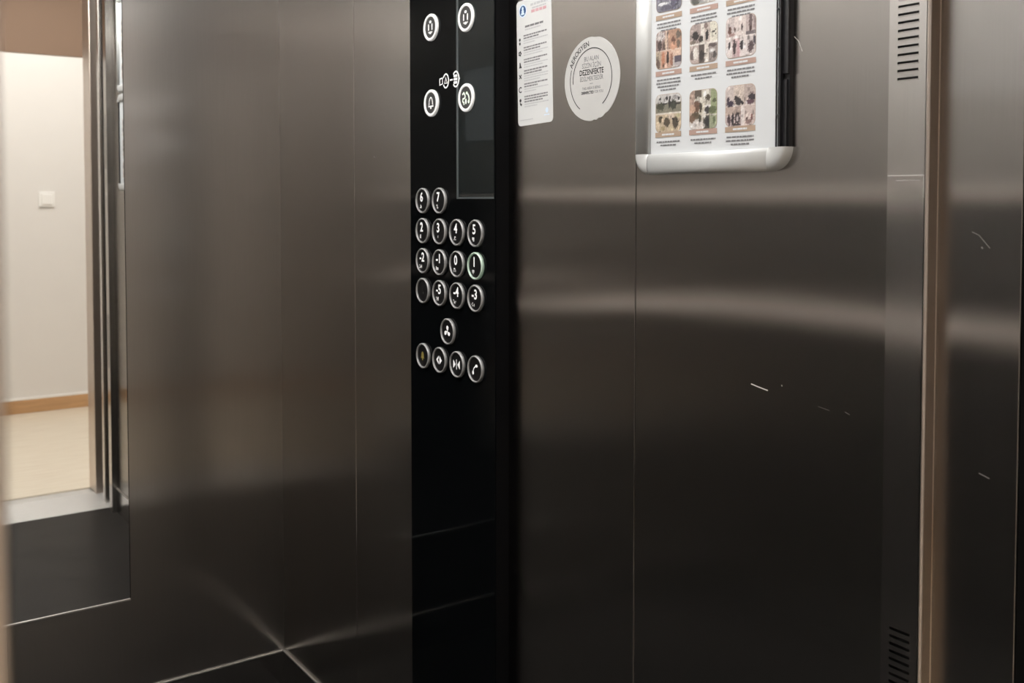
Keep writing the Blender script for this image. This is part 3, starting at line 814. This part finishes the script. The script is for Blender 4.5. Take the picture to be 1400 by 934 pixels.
# posters: sheets with rows of small picture collages
def collage(nw, nh, cells, figs, seed, tint):
    """small raster picture as colours: cells = (x0,x1,y0,y1,colour), figs = (cx,cy,rx,ry,colour)"""
    rnd = random.Random(seed); img = []
    specks = [(rnd.random(), rnd.random(), rnd.uniform(0.012, 0.045), rnd.uniform(0.012, 0.06), rnd.uniform(0.72, 1.22)) for _ in range(70)]
    for j in range(nh):
        row = []
        for i in range(nw):
            x, y = (i + 0.5) / nw, (j + 0.5) / nh
            c = tint
            for x0, x1, y0, y1, cc in cells:
                if x0 <= x < x1 and y0 <= y < y1: c = cc
            for cx, cy, rx, ry, cc in figs:
                if ((x - cx) / rx) ** 2 + ((y - cy) / ry) ** 2 < 1 + rnd.uniform(-0.45, 0.35): c = cc
            k = 1.06 + rnd.uniform(-0.10, 0.10)
            for cx, cy, rx, ry, f_ in specks:
                if abs(x - cx) < rx and abs(y - cy) < ry: k *= f_
            k = max(0.4, min(1.5, k))
            row.append(tuple(max(0, min(255, v * k)) for v in c))
        img.append(row)
    return img
def picture(x0, x1, y0, y1, img, z, parent, rr=0.0070):
    nh, nw = len(img), len(img[0]); b = bmesh.new(); vs_ = {}; cols = []
    def vert(i, j):
        # pull grid corners onto the rounded outline
        x, y = x0 + (x1 - x0) * i / nw, y0 + (y1 - y0) * j / nh
        for cx, cy, sx, sy in ((x0 + rr, y0 + rr, -1, -1), (x1 - rr, y0 + rr, 1, -1), (x0 + rr, y1 - rr, -1, 1), (x1 - rr, y1 - rr, 1, 1)):
            if (x - cx) * sx > 0 and (y - cy) * sy > 0:
                dx, dy = x - cx, y - cy; mxx = max(abs(dx), abs(dy)); l = math.hypot(dx, dy)
                x, y = cx + dx * mxx / l, cy + dy * mxx / l; break
        if (i, j) not in vs_:
            vs_[(i, j)] = b.verts.new((x, y, z)); cols.append(img[min(nh - 1, max(0, nh - 1 - j))][min(nw - 1, i)])
        return vs_[(i, j)]
    for j in range(nh):
        for i in range(nw):
            b.faces.new((vert(i, j), vert(i + 1, j), vert(i + 1, j + 1), vert(i, j + 1)))
    me = finish_mesh('picture', b)
    at = me.attributes.new('print', 'FLOAT_COLOR', 'POINT')
    for k, c in enumerate(cols): at.data[k].color = srgb(*c)
    return obj('picture', me, 'print', parent)

DK, MD, LT = (44, 38, 40), (120, 108, 104), (214, 204, 196)
PK, BR, GR, OL = (206, 186, 178), (150, 116, 98), (134, 138, 118), (96, 98, 76)
def C_people(seed, base, dark, mid, split=0.5, cols=3):
    rnd = random.Random(seed); cells = []; figs = []
    for r in range(2):
        y0, y1 = (0, split) if r == 0 else (split, 1)
        xs = [0] + sorted(rnd.uniform(0.25, 0.8) for _ in range(cols - 1)) + [1.01]
        for a_, c_ in zip(xs, xs[1:]):
            k = rnd.uniform(0.78, 1.08); cells.append((a_, c_, y0, y1, tuple(v * k for v in base)))
            for _ in range(2):
                cx = rnd.uniform(a_ + 0.05, c_ - 0.03); cy = y0 + (y1 - y0) * rnd.uniform(0.45, 0.75)
                figs.append((cx, cy, rnd.uniform(0.05, 0.11), (y1 - y0) * rnd.uniform(0.18, 0.38), dark if rnd.random() < 0.65 else mid))
        cells.append((0, 1.01, y1 - 0.012 if r == 0 else 2, y1 + 0.012 if r == 0 else 2, (222, 212, 204)))
    return cells, figs
def leaf(seed, base, n=60, cols=(DK, OL, GR, (210, 204, 190))):
    rnd = random.Random(seed)
    return [(0, 1.01, 0, 1.01, base)], [(rnd.random(), rnd.random(), rnd.uniform(0.03, 0.10), rnd.uniform(0.03, 0.10), rnd.choice(cols)) for _ in range(n)]

PICS = {
    (2, 0): ([(0, 0.5, 0, 0.52, (150, 128, 122)), (0.5, 1.01, 0, 0.52, (176, 140, 118)), (0, 1.01, 0.50, 0.53, (216, 196, 180)), (0, 0.2, 0.53, 1.01, (176, 160, 140)), (0.2, 0.62, 0.53, 1.01, (196, 160, 140)), (0.62, 1.01, 0.53, 0.72, (214, 184, 164)), (0.75, 1.01, 0.70, 0.86, (88, 80, 90)), (0.75, 1.01, 0.86, 1.01, (180, 172, 172))],
             [(0.18, 0.12, 0.2, 0.12, (206, 196, 192)), (0.16, 0.36, 0.09, 0.14, (74, 60, 58)), (0.34, 0.38, 0.07, 0.13, (92, 74, 66)), (0.42, 0.25, 0.05, 0.28, (212, 186, 166)), (0.70, 0.28, 0.09, 0.12, (104, 72, 60)), (0.90, 0.14, 0.10, 0.12, (108, 96, 86)), (0.72, 0.42, 0.16, 0.10, (198, 150, 124)), (0.90, 0.38, 0.08, 0.1, (112, 96, 84)), (0.48, 0.74, 0.05, 0.20, (56, 42, 38)), (0.10, 0.86, 0.08, 0.14, (98, 80, 72)), (0.30, 0.74, 0.07, 0.2, (186, 128, 100)), (0.64, 0.78, 0.06, 0.2, (150, 108, 90)), (0.42, 0.92, 0.05, 0.08, (226, 190, 168))]),
    (2, 1): ([(0, 0.40, 0, 0.5, (168, 152, 146)), (0.40, 0.55, 0, 0.5, (222, 214, 204)), (0.55, 0.75, 0, 0.5, (190, 176, 166)), (0.75, 1.01, 0, 0.5, (218, 212, 196)), (0, 1.01, 0.48, 0.52, (226, 218, 208)), (0, 0.33, 0.52, 1.01, (180, 164, 156)), (0.33, 0.55, 0.52, 1.01, (92, 82, 76)), (0.55, 0.70, 0.52, 1.01, (220, 210, 198)), (0.70, 1.01, 0.52, 1.01, (150, 140, 134))],
             [(0.22, 0.28, 0.13, 0.12, (48, 42, 42)), (0.42, 0.38, 0.09, 0.09, (60, 54, 50)), (0.10, 0.44, 0.12, 0.05, (120, 108, 98)), (0.64, 0.30, 0.055, 0.14, (36, 32, 34)), (0.86, 0.24, 0.10, 0.015, DK), (0.95, 0.20, 0.03, 0.02, DK), (0.95, 0.30, 0.03, 0.02, DK), (0.60, 0.06, 0.08, 0.06, (130, 112, 108)), (0.22, 0.74, 0.11, 0.16, (224, 216, 206)), (0.08, 0.78, 0.07, 0.14, (110, 98, 94)), (0.44, 0.80, 0.08, 0.14, (58, 52, 50)), (0.85, 0.58, 0.15, 0.05, (96, 84, 82)), (0.82, 0.72, 0.10, 0.06, (206, 200, 196)), (0.92, 0.84, 0.07, 0.10, (76, 70, 68)), (0.55, 0.78, 0.14, 0.012, DK)]),
    (2, 2): ([(0, 0.30, 0, 0.5, (196, 182, 178)), (0.30, 0.68, 0, 0.5, (218, 204, 198)), (0.68, 1.01, 0, 0.5, (184, 168, 164)), (0.68, 1.01, 0.40, 0.5, (112, 102, 104)), (0, 1.01, 0.485, 0.515, (228, 216, 210)), (0, 0.23, 0.515, 1.01, (214, 202, 198)), (0.23, 0.47, 0.515, 1.01, (190, 166, 164)), (0.47, 0.73, 0.515, 1.01, (218, 206, 202)), (0.73, 1.01, 0.515, 1.01, (198, 186, 182))],
             [(0.14, 0.32, 0.06, 0.10, (96, 66, 60)), (0.20, 0.42, 0.12, 0.04, (160, 130, 124)), (0.30, 0.30, 0.03, 0.07, (120, 96, 92)), (0.55, 0.27, 0.035, 0.09, (64, 52, 54)), (0.84, 0.14, 0.06, 0.20, (104, 88, 88)), (0.84, 0.33, 0.05, 0.07, (86, 60, 58)), (0.97, 0.20, 0.04, 0.18, (150, 132, 130)), (0.12, 0.68, 0.04, 0.10, (54, 46, 50)), (0.30, 0.74, 0.055, 0.19, (60, 50, 52)), (0.44, 0.80, 0.05, 0.2, (190, 154, 156)), (0.55, 0.70, 0.07, 0.11, (44, 38, 42)), (0.62, 0.74, 0.04, 0.08, (226, 216, 214)), (0.85, 0.78, 0.10, 0.14, (86, 70, 72)), (0.97, 0.62, 0.04, 0.12, (76, 70, 76))]),
    (3, 0): ([(0, 0.5, 0, 0.5, (192, 188, 184)), (0.5, 1.01, 0, 0.5, (200, 196, 192)), (0, 1.01, 0.22, 0.47, (128, 124, 108)), (0, 1.01, 0.48, 0.52, (214, 204, 190)), (0, 1.01, 0.52, 1.01, (190, 172, 146))],
             [(0.18, 0.10, 0.05, 0.03, (60, 58, 56)), (0.46, 0.10, 0.04, 0.06, (40, 38, 38)), (0.58, 0.08, 0.04, 0.05, (50, 46, 48)), (0.80, 0.08, 0.09, 0.06, (150, 146, 144)), (0.93, 0.12, 0.05, 0.06, (64, 60, 62)), (0.20, 0.30, 0.16, 0.12, (70, 70, 56)), (0.36, 0.24, 0.12, 0.02, (48, 46, 42)), (0.72, 0.28, 0.13, 0.13, (64, 66, 56)), (0.56, 0.24, 0.05, 0.14, (46, 44, 42)), (0.90, 0.26, 0.12, 0.02, (52, 48, 44)), (0.18, 0.66, 0.07, 0.10, (84, 74, 56)), (0.46, 0.74, 0.12, 0.13, (82, 72, 58)), (0.80, 0.76, 0.12, 0.16, (80, 72, 60)), (0.62, 0.58, 0.14, 0.07, (216, 196, 176)), (0.10, 0.80, 0.08, 0.10, (214, 194, 166)), (0.30, 0.90, 0.10, 0.06, (164, 148, 114)), (0.90, 0.58, 0.07, 0.06, (180, 172, 138)), (0.64, 0.92, 0.10, 0.06, (196, 180, 150)), (0.25, 0.60, 0.04, 0.04, (60, 52, 44)), (0.70, 0.66, 0.03, 0.05, (54, 46, 44))]),
    (3, 1): ([(0, 0.2, 0, 1.01, (176, 152, 138)), (0.2, 0.45, 0, 0.25, (96, 86, 76)), (0.45, 0.8, 0, 1.01, (188, 180, 166)), (0.8, 1.01, 0, 0.62, (150, 158, 122)), (0.53, 0.75, 0.66, 1.01, (82, 78, 70)), (0.75, 1.01, 0.66, 1.01, (156, 160, 132)), (0, 0.5, 0.78, 1.01, (214, 206, 200))],
             [(0.38, 0.26, 0.18, 0.10, (222, 214, 200)), (0.62, 0.12, 0.12, 0.12, (222, 218, 206)), (0.70, 0.20, 0.10, 0.08, (80, 72, 60)), (0.30, 0.42, 0.16, 0.16, (110, 84, 68)), (0.10, 0.46, 0.12, 0.10, (196, 162, 140)), (0.46, 0.55, 0.10, 0.20, (196, 186, 168)), (0.68, 0.42, 0.12, 0.05, (222, 216, 212)), (0.66, 0.52, 0.11, 0.10, (62, 58, 58)), (0.86, 0.52, 0.14, 0.10, (98, 104, 76)), (0.24, 0.64, 0.16, 0.10, (96, 84, 66)), (0.10, 0.72, 0.14, 0.10, (120, 96, 78)), (0.40, 0.72, 0.05, 0.10, (78, 74, 60)), (0.66, 0.82, 0.09, 0.12, (48, 46, 46)), (0.36, 0.92, 0.22, 0.10, (216, 206, 198)), (0.92, 0.80, 0.06, 0.10, (104, 112, 84)), (0.92, 0.28, 0.07, 0.06, (88, 92, 66)), (0.42, 0.44, 0.05, 0.14, (70, 62, 52)), (0.55, 0.62, 0.08, 0.10, (214, 208, 196))]),
    (3, 2): ([(0, 0.30, 0, 0.5, (200, 186, 180)), (0.30, 0.64, 0, 0.5, (206, 190, 178)), (0.64, 1.01, 0, 0.5, (184, 168, 160)), (0, 1.01, 0.48, 0.505, (222, 208, 200)), (0, 0.30, 0.505, 1.01, (186, 166, 154)), (0.30, 0.55, 0.505, 0.72, (166, 148, 138)), (0.55, 0.66, 0.505, 1.01, (222, 210, 204)), (0.66, 1.01, 0.505, 1.01, (200, 182, 174)), (0, 0.55, 0.72, 1.01, (190, 172, 168))],
             [(0.10, 0.33, 0.05, 0.08, (70, 58, 66)), (0.18, 0.43, 0.14, 0.07, (62, 50, 66)), (0.36, 0.30, 0.05, 0.07, (48, 42, 44)), (0.45, 0.38, 0.12, 0.10, (56, 50, 52)), (0.58, 0.42, 0.06, 0.05, (40, 36, 38)), (0.90, 0.30, 0.12, 0.10, (54, 46, 52)), (0.84, 0.42, 0.14, 0.06, (92, 66, 76)), (0.90, 0.20, 0.08, 0.02, (120, 104, 100)), (0.72, 0.44, 0.03, 0.04, (216, 206, 204)), (0.13, 0.84, 0.06, 0.14, (84, 66, 70)), (0.26, 0.82, 0.05, 0.18, (40, 34, 38)), (0.42, 0.80, 0.09, 0.16, (58, 48, 50)), (0.42, 0.80, 0.04, 0.08, (180, 168, 166)), (0.40, 0.95, 0.16, 0.03, (62, 54, 54)), (0.80, 0.90, 0.12, 0.06, (140, 116, 112)), (0.90, 0.80, 0.03, 0.10, (108, 70, 68)), (0.74, 0.82, 0.03, 0.04, (84, 64, 62))]),
    (1, 0): ([(0, 1.01, 0, 1.01, (120, 118, 128))], [(0.2, 0.55, 0.2, 0.05, (214, 214, 216)), (0.28, 0.78, 0.2, 0.04, (220, 220, 220)), (0.7, 0.7, 0.14, 0.3, (86, 84, 100)), (0.86, 0.6, 0.06, 0.3, (70, 68, 84)), (0.4, 0.9, 0.2, 0.08, (92, 90, 102)), (0.56, 0.5, 0.04, 0.3, (180, 178, 184))]),
    (1, 1): ([(0, 0.5, 0, 1.01, (150, 150, 146)), (0.5, 1.01, 0, 1.01, (196, 194, 188))], [(0.2, 0.9, 0.16, 0.12, (84, 84, 78)), (0.75, 0.5, 0.12, 0.3, (90, 86, 84)), (0.4, 0.4, 0.1, 0.2, (70, 66, 64))]),
    (1, 2): C_people(7, (204, 194, 184), DK, MD),
}
HEADS = {}
def poster(fr, zb, seed0):
    zbase = ZF if zb is None else zb
    py0, py1 = 0.9690, 0.7580                       # sheet edges along the wall
    x0, x1 = FCX - py0, FCX - py1
    # sheet bowed a little along its free edge
    b = bmesh.new(); n = 24; V_ = []
    for i in range(n + 1):
        t = i / n; V_.append([b.verts.new((x0 + (x1 - x0) * t, yy, 0.0012 * max(0, (t - 0.75) / 0.25) ** 2)) for yy in (0.0, 0.303)])
    for A, B in zip(V_, V_[1:]): b.faces.new((A[0], B[0], B[1], A[1]))
    ps = obj('sheet', b, 'paper', fr)
    ps.location = (0, 0.0205, 0.0075)
    zz = 0.0004
    zo = zbase + 0.0205
    lift = zbase - ZF
    cxs = [FCX - 0.9360, FCX - 0.8750, FCX - 0.8150]
    rowz = {3: (EYE + 0.0875, EYE + 0.1350), 2: (EYE + 0.1683, EYE + 0.2158), 1: (EYE + 0.2405, EYE + 0.2880)}
    barz = {3: EYE + 0.0839, 2: EYE + 0.1622, 1: EYE + 0.2336}
    nlines = {(3, 0): 2, (3, 1): 2, (3, 2): 3, (2, 0): 4, (2, 1): 2, (2, 2): 3, (1, 0): 3, (1, 1): 3, (1, 2): 3}
    tz = {3: EYE + 0.0748, 2: EYE + 0.1540, 1: EYE + 0.2255}
    rnd = random.Random(seed0)
    bb = bmesh.new()
    for (r, c), (cells, figs) in PICS.items():
        a0, a1 = rowz[r]
        img = collage(44, 46, cells, figs, seed0 + r * 7 + c, (200, 190, 182))
        if r == 3:   # border line round every picture
            pass
        hwid = 0.0228
        obj('picture_border', prism(rrect(cxs[c] - hwid - 0.0005, cxs[c] + hwid + 0.0005, a0 - zo + lift - 0.0005, a1 - zo + lift + 0.0005, 0.0075), zz - 0.0001, 0, flat=True), 'tan', ps)
        picture(cxs[c] - hwid, cxs[c] + hwid, a0 - zo + lift, a1 - zo + lift, img, zz, ps)
        yb = barz[r] - zo + lift
        bar = obj('caption_bar', prism([(cxs[c] - 0.0235, yb - 0.0032), (cxs[c] + 0.0235, yb - 0.0032), (cxs[c] + 0.0235, yb + 0.0032), (cxs[c] - 0.0235, yb + 0.0032)], zz, 0, flat=True), 'tan' if (r + c) % 2 else 'tan2', ps)
        obj('caption', rows_of_words(bmesh.new(), cxs[c], yb, 0.022, 0.0022, zz + 0.0002, rnd, 'C', 2.0), 'paper', ps, kind='stuff')
        for k in range(nlines[(r, c)]):
            wdt = 0.042 * ((1.0, 1.05, 0.95, 0.6)[k] if k < nlines[(r, c)] - 1 or k == 0 else 0.68)
            rows_of_words(bb, cxs[c] - wdt / 2, tz[r] - zo + lift - 0.0043 * k, wdt, 0.0019, zz, rnd)
    obj('fine_print', bb, 'ink_soft', ps, kind='stuff')
    return ps
poster(FRA, ZF, 11)
poster(FRB, ZF + 0.351, 57)

# ------------------------------------------------------------------ scratches on the panel wall
def scratch(pts, wd, m_='scratch'):
    """pts in (y, z rel. eye); sliver a tenth of a millimetre proud"""
    b = stroke([(-y, z + EYE) for y, z in pts], wd, 0.0002)
    bmesh.ops.transform(b, matrix=Matrix.Translation((XB, 0, 0)) @ FR.to_4x4(), verts=b.verts)
    obj('scratch', b, m_, wr)
scratch([(0.8012, -0.2166), (0.7900, -0.2186), (0.7758, -0.2206)], 0.0012)
scratch([(0.7560, -0.2110), (0.7550, -0.2125)], 0.0010)
scratch([(0.7050, -0.2270), (0.6900, -0.2290)], 0.0004, 'scratch_dim')
scratch([(0.6700, -0.2270), (0.6640, -0.2290)], 0.0007, 'scratch_dim')
scratch([(0.5190, -0.2590), (0.5085, -0.2618)], 0.0009, 'scratch_dim')
scratch([(0.7432, 0.1828), (0.7370, 0.1770), (0.7318, 0.1651)], 0.0005)
scratch([(0.5300, -0.0300), (0.5230, -0.0330), (0.5120, -0.0450)], 0.0006, 'scratch_dim')
scratch([(0.5205, -0.0440), (0.5190, -0.0455)], 0.0014, 'scratch_dim')
scratch([(1.7730, 0.0860), (1.7690, 0.0835)], 0.0030, 'scratch_dim')
